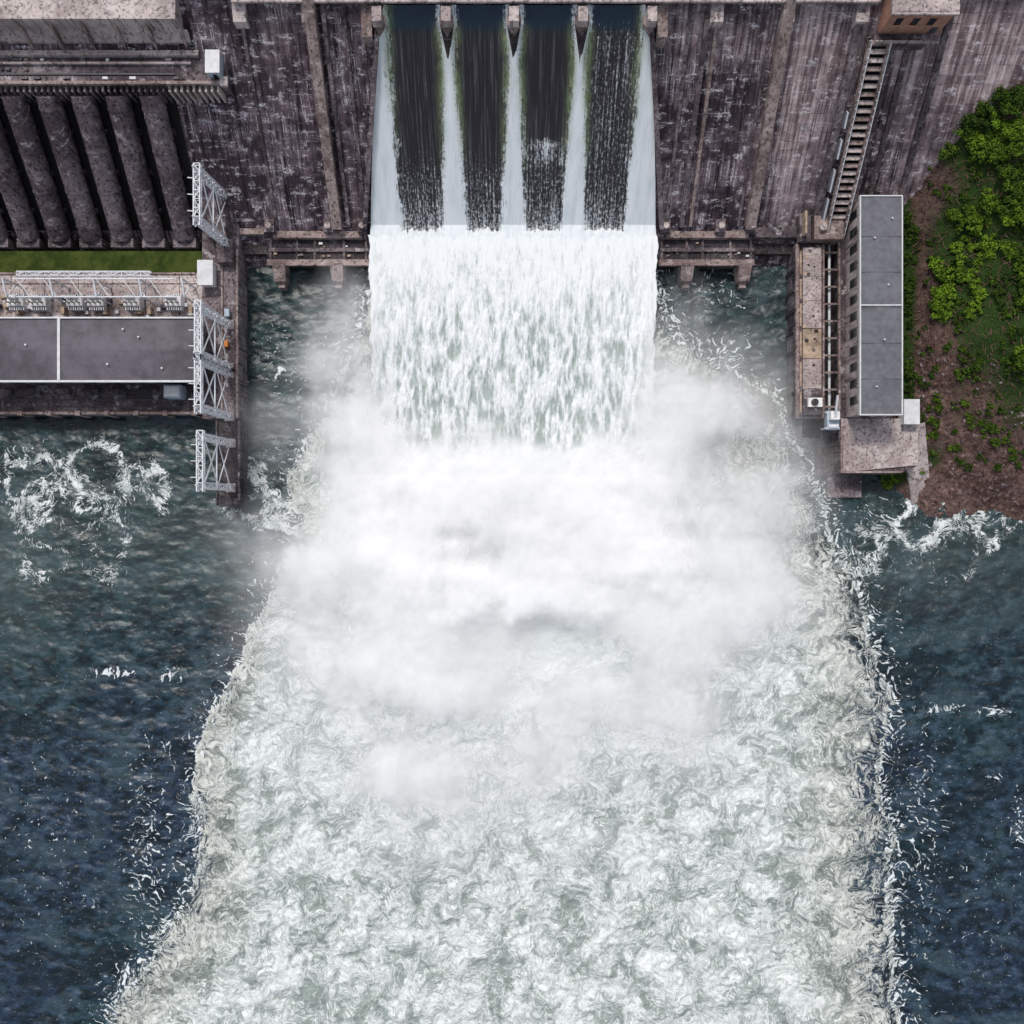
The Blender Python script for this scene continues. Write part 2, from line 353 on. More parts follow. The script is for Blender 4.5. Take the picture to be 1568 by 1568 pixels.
# ------------------------------------------------------------ DAM
dam=empty('concrete_dam')
xs=np.linspace(-175,260,1100); hs=np.linspace(-3,46.5,150); X,Hh=np.meshgrid(xs,hs)
Y=76.7+(Hh-8)*SL
k=(H-Hh)/H; PX=X/(S*k)+784; PY=784-Y/(S*k)
G=lambda cx,cy,sx,sy:np.exp(-((PX-cx)/sx)**2-((PY-cy)/sy)**2)
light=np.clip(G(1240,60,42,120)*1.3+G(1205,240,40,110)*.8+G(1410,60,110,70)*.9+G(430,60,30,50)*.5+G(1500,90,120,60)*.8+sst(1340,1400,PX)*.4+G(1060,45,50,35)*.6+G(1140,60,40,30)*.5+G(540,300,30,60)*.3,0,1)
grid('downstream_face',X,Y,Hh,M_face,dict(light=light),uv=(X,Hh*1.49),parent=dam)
def fpt(X,h,off=0):
    return (X,76.7+(h-8)*SL-off*.671,h+off*.741)
def rib(mb,X,w,d,h0,h1,mat):
    vs=[fpt(X-w/2,h0,-.5),fpt(X+w/2,h0,-.5),fpt(X+w/2,h0,d),fpt(X-w/2,h0,d),fpt(X-w/2,h1,-.5),fpt(X+w/2,h1,-.5),fpt(X+w/2,h1,d),fpt(X-w/2,h1,d)]
    mb.add(vs,[(0,1,2,3),(7,6,5,4),(3,2,6,7),(0,3,7,4),(2,1,5,6),(1,0,4,5)],mat)
mb=MB()
for Xc,w,d,mt in [(-46.5,2.5,2.6,M_rib),(63.4,2.5,2.6,M_rib),(-43.6,.9,.9,M_con),(-38.9,.7,.5,M_con),(45.2,1.1,1.3,M_con),(47.6,.8,.9,M_rib),(41.2,.8,.6,M_con),(80.6,1.8,1.6,M_con),(101.5,1.4,1,M_con),(93.5,1.2,1,M_con),(60.4,.6,.6,M_con),(-62.8,.7,.5,M_con)]:
    rib(mb,Xc,w,d,8,46.4,mt)
mb.obj('face_ribs',dam)
mb=MB()
for Xc in [-62.8,-47,47.2,63.6,80.8]:
    y0=113.0
    mb.prism([(Xc-1.5,y0),(Xc+1.5,y0),(Xc+1.5,121),(Xc-1.5,121)],[38,38,38,38],[44.2,44.2,46.4,46.4],M_lc)
for Xc in (-33.6,34.8,): mb.prism([(Xc-1.2,110),(Xc+1.2,110),(Xc+1.2,121),(Xc-1.2,121)],[36]*4,[43.2,43.2,46.4,46.4],M_rib)
mb.obj('crest_corbels',dam)
mb=MB(); mb.box(-175,260,118.4,129,40,46.6,M_con); mb.box(-175,260,118.2,118.9,46.6,47.7,M_lc); mb.box(-175,260,128.2,128.9,46.6,47.7,M_lc)
mb.box(-175,260,118.9,128.2,46.6,46.75,M_roof); mb.box(-175,260,129,131,-5,46.6,M_con)
mb.box(-64,84,116.2,118.2,46.2,47.0,M_lc)
for x in np.arange(-62,84,2.6): mb.box(x,x+.15,116.3,116.45,47.0,48.1,M_steel)
mb.box(-64,84,116.28,116.44,48.1,48.22,M_steel)
mb.obj('crest_road',dam)
mb=MB()
piers=[-30.9,-15.1,.45,16.2,32.0]
for i,c in enumerate(piers):
    w=1.65
    mb.prism([(c,111.0),(c+w,112.8),(c+w,127),(c-w,127),(c-w,112.8)],34,[43.2,43.8,46.1,46.1,43.8],M_rib)
    mb.prism([(c-1.1,111.8),(c+1.1,111.8),(c+1.1,115.2),(c-1.1,115.2)],44,47,M_lc)
    if 0<i<4:
        h0=face_h(40); h1=face_h(96)
        a=[fpt(c-1.5,h0,1.5),fpt(c+1.5,h0,1.5),fpt(c,h1,1.25)]; b=[fpt(c-1.5,h0,-1),fpt(c+1.5,h0,-1),fpt(c,h1,-1)]
        mb.add(a+b,[(0,2,1),(3,4,5),(0,1,4,3),(1,2,5,4),(2,0,3,5)],M_dk)
for i in range(4):
    xa=piers[i]+1.65;xb=piers[i+1]-1.65; mb.box(xa,xb,121,122,41,47,M_dsteel)
mb.obj('spillway_piers',dam)
mb=MB()
for s,xt,xb in((-1,-30.6,-39.2),(1,31.8,39.8)):
    w,d,mt=.55,2.6,M_con
    t_=[fpt(xt-w,44,-1),fpt(xt+w,44,-1),fpt(xt+w,44,d),fpt(xt-w,44,d)]
    q=[fpt(xb-w,8,-1),fpt(xb+w,8,-1),fpt(xb+w,8,d),fpt(xb-w,8,d)]
    mb.add(q+t_,[(0,1,2,3),(7,6,5,4),(3,2,6,7),(0,3,7,4),(2,1,5,6),(1,0,4,5)],mt)
mb.obj('training_walls',dam)
mb=MB()
for (p0,p1,feet) in((408,566,(428,516)),(1008,1156,(1052,1140))):
    x0,_,_=P(p0,0,6);x1,_,_=P(p1,0,6)
    mb.box(x0,x1,67.0,79,-4,5.2,M_dk); mb.box(x0+.2,x1-.2,66.4,68.0,5.2,6.3,M_rib); mb.box(x0+.6,x1-.3,70.2,71.2,5.2,6.0,M_con); mb.box(x0+2,x1-2,73.6,75.4,5.2,7.2,M_rib)
    for f in feet:
        fx_,_,_=P(f,0,5); mb.prism([(fx_-1.5,62.6),(fx_+1.5,62.6),(fx_+1.8,67),(fx_-1.8,67)],-4,[4.2,4.2,6.6,6.6],M_rib)
        mb.box(fx_-.9,fx_+.9,61.2,62.6,-4,2.8,M_rib)
    for xx in np.linspace(x0+1,x1-1,5)+np.array([0,.7,-1,.5,0]): mb.box(xx-.3,xx+.3,68.2,73.6,5.2,5.7,M_con)
    for xx in (x0+1.5,x1-1.5,lerp(x0,x1,.62)):
        mb.box(xx-1.3,xx+1.3,74.6,78.2,5.2,9.2,M_con); mb.cyl((xx,76,9.2),(xx,76,10.6),.8,M_lc,n=10)
    for _ in range(14):
        xx=random.uniform(x0+1,x1-1); yy=random.uniform(68.8,73); r=random.uniform(.2,.6); mb.box(xx-r,xx+r,yy-r*.6,yy+r*.6,5.2,5.3+r,random.choice([M_rib,M_rust,M_trim,M_dsteel]))
mb.box(-74,-65.5,70,78,-3,4.2,M_dk); mb.box(-73,-66.5,74.5,78,4.2,7.4,M_rib)
mb.box(65.2,76,70,78,-3,4.4,M_dk); mb.box(65.2,77,73.6,79,4.4,7.6,M_con)
mb.obj('toe_ledges',dam)
# ------------------------------------------------------------ SPILLING WATER
pyv=np.linspace(8,368,520); u=np.linspace(0,1,620); U,PYv=np.meshgrid(u,pyv); T=(PYv-8)/360
XL=lerp(-29.3,-38.0,T**.8); XR=lerp(30.5,38.6,T**.8); X=lerp(XL,XR,U)
hF=face_h(PYv); hend=face_h(345.)+1.0
hh=np.where(PYv>=345,lerp(hend,hend-.7,np.clip((PYv-345)/23,0,1)),hF+1.0)
kk=(H-hh)/H; Y=(784-PYv)*S*kk
white=np.zeros_like(X); green=np.zeros_like(X)
jag=fbm(X*.9,Y*.10,4,70)*1.3+fbm(X*.5,Y*.35,4,75)*1.1
for c in piers[1:4]:
    sp=1.65*np.clip(1-(PYv-36)/60,0,1)
    d=np.minimum(np.abs(X-c-sp),np.abs(X-c+sp))
    hw=np.interp(PYv,[8,40,95,200,300,350],[.25,.4,1.2,2.0,2.7,3.4])
    white=np.maximum(white,sst(1.6,-1.2,(d-hw-jag*.7*T**.5)/1.4))
    green=np.maximum(green,np.exp(-((d-hw-.3)/1.1)**2)*sst(300,120,PYv)*sst(25,60,PYv)*(.8+1.1*fbm(X*.3,Y*.2,3,81)))
de=np.minimum(X-XL,XR-X); hw=np.interp(PYv,[8,60,150,250,350],[.4,1.8,4.0,6.3,8.6])
white=np.maximum(white,sst(1.5,-1.1,(de-hw-jag)/1.9))
green=np.maximum(green,np.exp(-((de-hw-.2)/1.3)**2)*sst(270,100,PYv)*.9*(.7+1.1*fbm(X*.3,Y*.2,3,84)))
white=np.maximum(white,.46*sst(198,222,PYv)*sst(290,235,PYv)*(np.abs(X-8)<5.2)*(1+.6*fbm(X*.3,Y*.3,3,88)))
white=np.maximum(white,sst(170,290,PYv)*.38+sst(290,352,PYv)*.12); white=np.maximum(white,sst(342,360,PYv+jag*6))
white=np.maximum(white,.15+.20*(X>19)*sst(20,60,PYv))
lip=sst(60,30,PYv)
Z=hh+white*(.4+.3*fbm(X*.4,Y*.12,4,90))
grid('spillway_water',X,Y,Z,M_spill,dict(white=white,green=np.clip(green,0,1),lip=lip),uv=(X,Y))
pyv=np.linspace(360,735,700); u=np.linspace(0,1,760); U,PYv=np.meshgrid(u,pyv); T=(PYv-360)/375
hh=lerp(8.6,0.,T**1.7); kk=(H-hh)/H
edge=fbm(PYv*.03,U*0,3,99)*1.3
XL=-38.3+edge+T*.8; XR=38.9+edge-T*.8; X=lerp(XL,XR,U); Y=(784-PYv)*S*kk
wX=X+fbm(X*.2,Y*.1,3,101)*1.0
n1=fbm(wX*.32,Y*.075,4,110); n2=fbm(wX*.8,Y*.22,4,120)
amp=lerp(.15,1.0,sst(0,.55,T))
Z=hh+amp*(n1*.9+n2*.7)+ .25
gap=np.clip(.55-1.5*n1-1.5*n2,0,1.2)*np.interp(T,[0,.12,.35,.7,1],[.05,.18,.55,.9,.8])
soft=np.maximum(sst(.10,0,T),.8*sst(5,0,np.minimum(X-XL,XR-X)))
Z=np.where((U<.001)|(U>.999),0.,Z)
grid('falling_water',X,Y,Z,M_fall,dict(gap=gap,soft=soft),uv=(X,Y))
# ------------------------------------------------------------ MIST
mist=empty('spray_mist')
gx=np.arange(-92,92,.5); gy=np.arange(-105,72,.5); X0,Y0=np.meshgrid(gx,gy)
for i,(z,wgt) in enumerate([(3,.42),(7,.34),(11,.24)]):
    k=(H-z)/H
    bx=fbm(X0*.035+i*.25,Y0*.035,4,200)*110+fbm(X0*.10+i*.5,Y0*.10,5,210)*60
    by=fbm(X0*.035,Y0*.035+i*.25,4,220)*110+fbm(X0*.10,Y0*.10-i*.4,5,230)*64
    px=X0/S/k+784+bx*.8; pyy=784-Y0/S/k+by*.8; py0=784-Y0/S/k
    q=lambda cx,cy,sx,sy:np.exp(-((px-cx)/sx)**2-((pyy-cy)/sy)**2)
    core=sst(0.12,.8,np.exp(-(np.abs((px-800)/235))**4-(np.abs((pyy-800)/118))**4))
    D=5.0*core+2.8*q(565,690,65,110)+2.5*q(1015,690,70,110)+2.4*q(610,880,105,120)+2.0*q(1010,870,130,110)
    D=D+.9*q(780,1040,270,210)+2.0*q(620,1070,85,150)+1.5*q(530,560,36,120)+1.4*q(1050,565,42,120)+.5*q(784,650,260,60)+.35*q(420,690,70,90)+.6*q(1150,690,90,120)+.8*q(1020,1000,80,120)+.45*q(1150,860,90,130)+.4*q(470,880,80,120)
    D=D*(1-.6*q(800,955,110,50))
    D=D*sst(380,500,py0)*np.where(np.abs(px-790)<200,lerp(.16,1,sst(640,745,pyy)),lerp(.35,1,sst(470,690,py0)))
    den=np.clip(.65+1.7*fbm(X0*.045+i*.3,Y0*.045,5,240),0.03,2)
    al=1-np.exp(-D*den*wgt*1.25)
    al=np.where(al<.012,0,al)
    al=al*sst(-92,-84,X0)*sst(92,84,X0)*sst(-105,-96,Y0)
    Zm=z+fbm(X0*.05+i,Y0*.05,4,250)*1.1*(.5+.3*i)
    Zm=Zm+np.interp(Y0,[10,75],[0,9])*1.0
    grid('mist_layer',X0,Y0,Zm,M_mist,dict(alpha=al),parent=mist,keep=al>0)
# ------------------------------------------------------------ LEFT: intake deck, penstocks, powerhouse
mb=MB()
x1=P(346,0,36)[0]; x2=-76.7
mb.box(-175,x1,102,120,30,36.5,M_con); mb.box(-175,x1,101.7,102.4,36.5,37.4,M_rib)
mb.prism([(-175,112.3),(x2,112.3),(x2,120),(-175,120)],36.5,[47,47,47,47],M_lc)
mb.prism([(-175,110.6),(x2+1,110.6),(x2+1,112.3),(-175,112.3)],36.5,[39.5,39.5,42,42],M_lc)
for x in np.arange(-172,x2,7.3): mb.prism([(x,109.6),(x+.5,109.6),(x+.5,112.3),(x,112.3)],36.5,[38.5,38.5,46,46],M_rib)
mb.box(-175,x1-8,106.5,107.0,36.5,37.3,M_lc); mb.box(-175,x1-12,104.1,104.4,36.5,36.9,M_dsteel); mb.box(-175,x1-6,108.2,109.4,36.5,38.0,M_lc)
for _ in range(30):
    xx=random.uniform(-150,x1-10); yy=random.choice([103.2,105.4,107.6]); r=random.uniform(.2,.8); mb.box(xx-r,xx+r,yy-.3,yy+.3,36.5,36.8+r*.6,random.choice([M_rib,M_trim,M_dsteel,M_con]))
for j,x in enumerate(np.arange(-172,x1-1,1.45)):
    mb.prism([(x,100.4),(x+.5,100.4),(x+.5,102),(x,102)],[27,27,29,29],36.0,M_lc if x>-83 else M_con)
mb.obj('intake_deck',dam)
mb=MB(); cx,cy,_=P(332,100,37); mb.box(cx-1.6,cx+1.4,cy-3,cy+2,36.5,40,M_blue); mb.box(cx-1.8,cx+1.6,cy-3.2,cy+2.2,40,40.3,M_trim); mb.box(cx-.5,cx+.5,cy-3.06,cy-3,36.6,38.8,M_glass); mb.box(cx+.8,cx+2.6,cy-5,cy-2.8,36.5,37.5,M_lc)
mb.obj('hoist_hut')
for j in range(11):
    mb=MB(); Xc=-87.3-j*8.35; r=2.8
    a=Vector(fpt(Xc,31.5,2.2)); b=Vector(fpt(Xc,6.5,2.2))
    mb.cyl(a,b,r,M_pen,n=40)
    for s_ in (.08,.36,.64,.9):
        p=a.lerp(b,s_); d=(b-a).normalized(); mb.cyl(p,p+d*.5,r+.12,M_pen,n=40)
    mb.box(Xc-3.0,Xc+3.0,70.6,73,3,8.8,M_con)
    for s_ in (.22,.5,.78):
        p=a.lerp(b,s_); mb.box(Xc-3.1,Xc+3.1,p.y-.5,p.y+.5,p.z-5.5,p.z-1.8,M_dk)
    ob=mb.obj('penstock')
    ob.data.polygons.foreach_set('use_smooth',[True]*len(ob.data.polygons)); 
    es=ob.modifiers.new('es','EDGE_SPLIT'); es.split_angle=.6
mb=MB()
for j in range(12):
    Xc=-83.1-j*8.35; vs=[fpt(Xc-2.6,7,.06),fpt(Xc+(2.6 if j else .8),7,.06),fpt(Xc+(2.6 if j else .8),31,.06),fpt(Xc-2.6,31,.06)]; mb.add(vs,[(0,1,2,3)],M_black)  # flat black sheets on the face, painted shade between penstocks
mb.obj('penstock_gap_shade',dam)
yd=empty('switchyard_ground')
mb=MB(); mb.box(-175,P(310,0,8)[0],64,69.8,-3,8.0,M_grass); mb.obj('grass_strip',yd)
mb=MB(); mb.box(-175,P(310,0,8)[0],51,63.9,-3,8.1,M_lc); mb.box(-175,P(300,0,8)[0],63.5,63.95,8.1,8.6,M_rib)
for x in np.arange(-170,-86,9.): mb.box(x,x+.15,51,63.4,8.1,8.13,M_dk)
mb.box(-175,-84,60.9,61.1,8.1,8.2,M_dk); mb.obj('yard_pavement',yd)
xR=P(366,0,8)[0]
mb=MB(); mb.box(P(310,0,8)[0],xR,25,77,-4,8.15,M_con); mb.box(xR-.5,xR,25,70,8.15,9.2,M_rib); mb.box(xR-4.6,xR-4.2,26,66,8.15,8.7,M_rib)
mb.box(xR-6.5,xR,1.8,25,-5,6.6,M_dk); mb.box(xR-.5,xR,2,25,6.6,7.4,M_con); mb.box(xR-6.5,xR-6.1,2,25,6.6,7.2,M_con)
mb.box(xR-5.2,xR-.9,66,72,8.15,11.2,M_con); mb.box(xR-9.5,xR-6,60,66,8.15,12,M_white); mb.box(xR-9.8,xR-5.7,59.7,66.3,12,12.4,M_trim); mb.box(xR-7,xR-2,72,78,8.1,13,M_con)
for yy in np.arange(27,64,4.2): mb.box(xR-.7,xR+.25,yy,yy+.5,3,9.0,M_con)
mb.box(xR-3.5,xR-2.6,44,45.6,8.15,9.6,M_orange); mb.box(xR-3.8,xR-2.6,39,40.2,8.15,9.8,M_white); mb.box(xR-3.4,xR-2.2,52,54,8.15,9.8,M_blue)
mb.obj('tailrace_wall')
ph=empty('powerhouse_building'); rx=P(300,0,18)[0]; y0,y1=33.9,49.8
mb=MB(); mb.box(-175,rx,y0+.5,y1-.5,-3,17.4,M_con)
mb.obj('walls',ph)
mb=MB(); ym=(y0+y1)/2
mb.prism([(-175,y0),(rx+.3,y0),(rx+.3,ym),(-175,ym)],17.2,[17.6,17.6,17.9,17.9],M_roof); mb.prism([(-175,ym),(rx+.3,ym),(rx+.3,y1),(-175,y1)],17.2,[17.9,17.9,17.6,17.6],M_roof)
mb.box(-175,rx+.5,y0-.5,y0,17.0,18.1,M_trim); mb.box(-175,rx+.5,y1,y1+.4,17.0,18.1,M_trim); mb.box(rx+.3,rx+.8,y0-.5,y1+.4,17,18.2,M_trim)
xw=P(90,0,18)[0]; mb.box(xw-.35,xw+.35,y0,y1,17.5,18.2,M_trim)
for (x,y) in [(-96,45),(-104,38),(-125,43),(-133,46),(-100,47),(-90,37)]: mb.cyl((x,y,17.7),(x,y,18.5),.25,M_trim,n=10)
mb.obj('roof',ph)
mb=MB()
for x in np.arange(-172,rx-5,6.4): mb.box(x,x+3.6,y0+.42,y0+.48,8,15.5,M_glass)
mb.obj('windows',ph)
mb=MB(); mb.box(-175,rx+1,26.4,y0+.4,-3,5.4,M_con); mb.box(-175,rx+1,26.3,27.0,5.4,6.5,M_rib); mb.box(-175,rx+1,30.1,30.4,5.4,5.7,M_dsteel); mb.box(-175,rx+1,28.3,28.5,5.4,5.7,M_dsteel)
for x in np.arange(-172,rx,7.8): mb.box(x,x+1.4,26.0,27.2,-3,6.9,M_rib); mb.box(x+2,x+6,31.6,33.2,5.4,6.3,M_con)
mb.obj('tailrace_deck',ph)
mb=MB(); cx,cy,_=P(264,598,10); mb.box(cx-2.3,cx+2.3,cy-1.9,cy+1.5,5.4,10.2,M_blue); mb.box(cx-1.9,cx+1.9,cy-1.5,cy+1.1,10.2,10.6,M_white); mb.box(cx-2.34,cx-2.28,cy-1,cy+.6,7.5,9.5,M_glass)
for dx in(-2,2):
    for dy in(-1.6,1.2): mb.cyl((cx+dx,cy+dy-.0,5.4),(cx+dx+.01,cy+dy,6.1),.35,M_dsteel,n=8)
mb.obj('gantry_crane_cab')
def lattice(mb,a,b,w,mat,seg=2.2,t=.26):
    a=Vector(a);b=Vector(b);d=(b-a);Ln=d.length;d.normalize()
    up=Vector((0,0,1)) if abs(d.z)<.8 else Vector((0,1,0)); r=d.cross(up).normalized(); u=r.cross(d).normalized()
    cs=[(-1,-1),(1,-1),(1,1),(-1,1)]; f=lambda p,c,ww=w: p+r*c[0]*ww/2+u*c[1]*ww/2
    for c in cs: mb.beam(f(a,c),f(b,c),t,mat)
    n=max(2,int(Ln/seg))
    for i in range(n):
        p=a+d*Ln*i/n; q=a+d*Ln*(i+1)/n
        for j in range(4):
            c0=cs[j];c1=cs[(j+1)%4]
            if i%2: c0,c1=c1,c0
            mb.beam(f(p,c0),f(q,c1),t*.7,mat); mb.beam(f(p,cs[j]),f(p,cs[(j+1)%4]),t*.7,mat)
def gantry(Xb,Ya,Yb,zb,h):
    mb=MB(); top=zb+h
    for y in(Ya,Yb): 
        lattice(mb,(Xb,y,zb),(Xb-1,y,top),1.5,M_steel,2.6)
        mb.box(Xb-1.2,Xb+1.2,y-1.2,y+1.2,zb-.3,zb+.6,M_lc)
    lattice(mb,(Xb-1,Ya+1.5,top),(Xb-1,Yb-1.5,top),1.5,M_steel,2)
    mb.beam((Xb,Ya,zb+h*.5),(Xb-.6,Yb,zb+h*.95),.28,M_steel); mb.beam((Xb,Yb,zb+h*.5),(Xb-.6,Ya,zb+h*.95),.28,M_steel)
    mb.beam((Xb,Ya,zb+h*.05),(Xb-.3,Yb,zb+h*.5),.24,M_steel); mb.beam((Xb,Yb,zb+h*.05),(Xb-.3,Ya,zb+h*.5),.24,M_steel)
    mb.beam((Xb-.5,Ya,zb+h*.5),(Xb-.5,Yb,zb+h*.5),.3,M_steel)
    for i in range(3):
        y=lerp(Ya,Yb,(i+.5)/3); mb.cyl((Xb-1,y,top-.8),(Xb-1,y,top-3),.22,M_white,n=8); mb.beam((Xb-1,y,top),(Xb-3.2,y,top+.8),.22,M_steel)
    for y in(Ya,Yb): mb.beam((Xb-1,y,top),(Xb-1.2,y,top+3.2),.3,M_steel)
    mb.obj('lattice_gantry')
for (ya,yb,zb,h) in [(83,71,10,22),(50,38.5,8.15,23),(37,25.5,8.15,23),(18.5,6.5,6.6,23)]:
    gantry(xR-2.4,ya,yb,zb,h)
def transformer(x,y,z):
    mb=MB(); w=2.1
    mb.box(x-w,x+w,y-1.3,y+1.3,z+.2,z+3.6,M_white); mb.box(x-w-.3,x+w+.3,y-1.5,y+1.5,z,z+.25,M_lc); mb.box(x-w+.15,x+w-.15,y-1.1,y+1.1,z+3.6,z+3.75,M_steel)
    for i in range(7):
        xx=x-w+.3+i*.6; mb.box(xx,xx+.25,y-2.3,y-1.35,z+.6,z+3.1,M_steel)
        mb.box(xx,xx+.25,y+1.35,y+2.0,z+.6,z+3.1,M_steel)
    mb.cyl((x-1.7,y+.9,z+4.5),(x+.9,y+.9,z+4.5),.5,M_trim,n=12)
    for i in range(3):
        xx=x-1.3+i*1.3; mb.cyl((xx,y-.4,z+3.75),(xx,y-.7,z+6.2),.28,M_rust,.12,n=8); mb.cyl((xx,y-.7,z+6.2),(xx,y-.72,z+6.6),.2,M_steel,n=8)
    mb.obj('power_transformer')
for pxx_ in (28,62,118,150,205,268,-20,-70): 
    x_,y_,_=P(pxx_,463,10); transformer(x_,y_,8.1)
mb=MB()
for pxx_ in (25,95,160,228,292,-40):
    x_,y_,_=P(pxx_,455,12); 
    mb.beam((x_,59.8,8.1),(x_,59.8,19),.4,M_steel); mb.beam((x_,55.6,8.1),(x_,55.6,17),.4,M_steel); mb.beam((x_,59.8,19),(x_,55.6,17),.4,M_steel)
    mb.beam((x_,59.8,12),(x_,55.6,17),.25,M_steel); mb.box(x_-1.1,x_-.2,52.5,54.5,8.1,10.4,M_rust)
a=P(25,0,19)[0];b=P(230,0,19)[0]
for y_,z_ in((59.8,19),(55.6,17)): mb.beam((a-1,y_,z_),(b+6,y_,z_),.28,M_steel)
lattice(mb,(a,61.2,18.5),(b,61.2,18.5),1.0,M_steel,2.4,.2)
for x in np.arange(a,b,6.8): mb.beam((x,59.8,19),(x+2.6,55.6,17),.2,M_white); mb.beam((x,55.6,17),(x+.4,54.2,14),.18,M_white)
mb.obj('busbar_structure')
mb=MB()
for i in range(60):
    x=-150+i*1.3+random.uniform(-.5,.5)
    if x>-86: break
    y=random.uniform(51.4,57.6); s_=random.uniform(.3,1.0); mb.box(x-s_,x+s_,y-.4,y+.5,8.1,8.1+random.uniform(.6,2),random.choice([M_white,M_steel,M_rust,M_dsteel]))
mb.obj('electrical_cabinets')
# ------------------------------------------------------------ RIGHT side
xa,xb=P(1218,0,8)[0],P(1262,0,8)[0]
mb=MB(); mb.box(xa,xb,25.1,71.6,-4,7.6,M_con); mb.box(xa,xa+.9,25.1,71.6,7.6,8.4,M_rib); mb.box(xb-.5,xb,25.1,71.6,7.6,8.3,M_rib)
for i,(y_a,y_b,m_) in enumerate([(63,70.6,M_lc),(56.5,62.9,M_lc),(49.1,56.4,M_lc),(41,48.9,M_rust),(33,40.8,M_lc),(26,32.8,M_con)]):
    mb.box(xa+1.9,xb-.9,y_a,y_b,7.6,8.5,m_)
    mb.box(xa+1.2,xa+1.7,y_a+.6,y_b-.6,7.6,7.9,M_rust)
for _ in range(26):
    yy=random.uniform(30,70); xx=random.uniform(xa+2.2,xb-1.6); r=random.uniform(.15,.5); mb.box(xx-r,xx+r,yy-r,yy+r*.8,8.5,8.52+r*.3,random.choice([M_rust,M_con,M_rust,M_dk]))
mb.box(xa+3.0,xb-.95,28,30.4,8.5,9.6,M_white); mb.cyl((xa+4.6,29.2,9.6),(xa+4.6,29.2,10.4),.9,M_dk,n=14)
mb.box(xa+2.8,xb,20.5,25.1,-4,5.0,M_dk)
for yy in np.arange(26,70,5.5): mb.box(xa-.45,xa+.1,yy,yy+.8,-3,7.2,M_dk)
mb.box(xa+.4,xa+3.4,71.7,79,7.6,10.5,M_con); mb.box(xa+4,xb+4,72,78.5,6,11.5,M_rib); mb.cyl((xa+6,75,11.5),(xa+6,75,13),1,M_lc,n=12); mb.box(xa+1,xa+1.5,73,79,10.5,13.5,M_rust)
mb.obj('lock_approach_wall')
mb=MB(); xc=xb
mb.box(xc,xc+4,10,73,-4,1.8,M_dk); mb.box(xc+4,101.5,10.35,82,-4,7.8,M_con)
for yy in np.arange(28,72,4.6): mb.box(xc,xc+4,yy,yy+.5,6.6,7.2,M_rib)
mb.box(xc+3.6,xc+4.1,27,73,7.85,8.8,M_rib); mb.cyl((xc+2.2,27,5.4),(xc+2.2,72,5.4),.35,M_steel,n=8)
x_p=P(1405,0,8)[0]
mb.prism([(87.8,10.6),(x_p,12.5),(x_p,25),(87.8,25)],7.8,8.2,M_lc); mb.prism([(87.5,10.3),(104,10.3),(x_p-.1,12.3),(x_p-.1,25),(87.5,25)],-4,7.78,M_con)
mb.box(87.55,88.1,10.4,25,8.22,9.3,M_rib); mb.box(88.1,104,10.4,10.9,8.22,9.2,M_rib)
mb.prism([(104.5,22.5),(110.5,24),(115.8,3.5),(110.5,1.2)],-3,[7.9,7.9,-.6,-.6],M_lc)
mb.box(86.5,96,4,10.2,-4,1.2,M_con)
mb.obj('service_platform')
sb=empty('service_building'); bx0,bx1,by0,by1=89.1,99.5,25.0,80.6
mb=MB(); mb.box(bx0+.3,bx1-.3,by0+.3,by1-.3,7.8,19.15,M_lc); mb.obj('walls',sb)
mb=MB(); xm=(bx0+bx1)/2
mb.prism([(bx0,by0),(xm,by0),(xm,by1),(bx0,by1)],19.2,[19.6,19.75,19.75,19.6],M_roofR); mb.prism([(xm,by0),(bx1,by0),(bx1,by1),(xm,by1)],19.2,[19.75,19.6,19.6,19.75],M_roofR)
mb.box(bx0-.3,bx0,by0-.3,by1+.3,19,20,M_trim); mb.box(bx1,bx1+.3,by0-.3,by1+.3,19,20,M_trim); mb.box(bx0,bx1,by0-.3,by0,19,20,M_trim); mb.box(bx0,bx1,by1,by1+.3,19,20,M_trim)
ysm=P(0,467,20)[1]; mb.box(bx0,bx1,ysm-.15,ysm+.15,19.5,20.0,M_trim)
for yy in np.arange(by0+9,by1-4,9.1): mb.box(bx0,bx1,yy,yy+.08,19.5,19.79,M_seam)
for (x,y) in[(92.5,70),(96,58),(95,44),(93,32),(97,75)]: mb.cyl((x,y,19.6),(x,y,20.4),.22,M_trim,n=10)
mb.obj('roof',sb)
mb=MB()
for yy in np.arange(28,78,4.4): mb.box(bx0+.22,bx0+.28,yy,yy+2.2,11,16,M_glass)
for xx in (91.5,95.8): mb.box(xx,xx+1.8,by0+.22,by0+.28,11,15,M_glass)
mb.obj('windows',sb)
mb=MB(); mb.box(92.8,95,by0+.2,by0+.29,8.0,10.9,M_dsteel); mb.obj('door',sb)
mb=MB(); cx,cy,_=P(1396,630,11); mb.box(cx-2,cx+1.8,cy-3.2,cy+3,7,11,M_white); mb.box(cx-2.2,cx+2,cy-3.4,cy+3.2,11,11.4,M_trim); mb.box(cx-1,cx+0,cy-3.26,cy-3.2,7.9,10.2,M_dsteel); mb.obj('utility_shed')
mb=MB(); cx,cy,_=P(1277,640,10)
mb.box(cx-1.6,cx+1.6,cy-3,cy+2,6.9,9.4,M_blue); mb.box(cx-1.2,cx+1.2,cy-.5,cy+1.6,9.4,11.2,M_white); mb.beam((cx,cy,11),(cx-.4,cy+5.4,14.2),.5,M_steel); mb.cyl((cx-1.3,cy-2.2,9.4),(cx+1.3,cy-2.2,9.4),.6,M_steel,n=12)
for dx in(-1.7,1.7):
    for dy in(-2.6,1.6): mb.beam((cx+dx,cy+dy,0),(cx+dx,cy+dy,9),.4,M_steel)
mb.obj('maintenance_crane')
mb=MB(); h0,h1=face_h(352),face_h(58); Xs=86.0
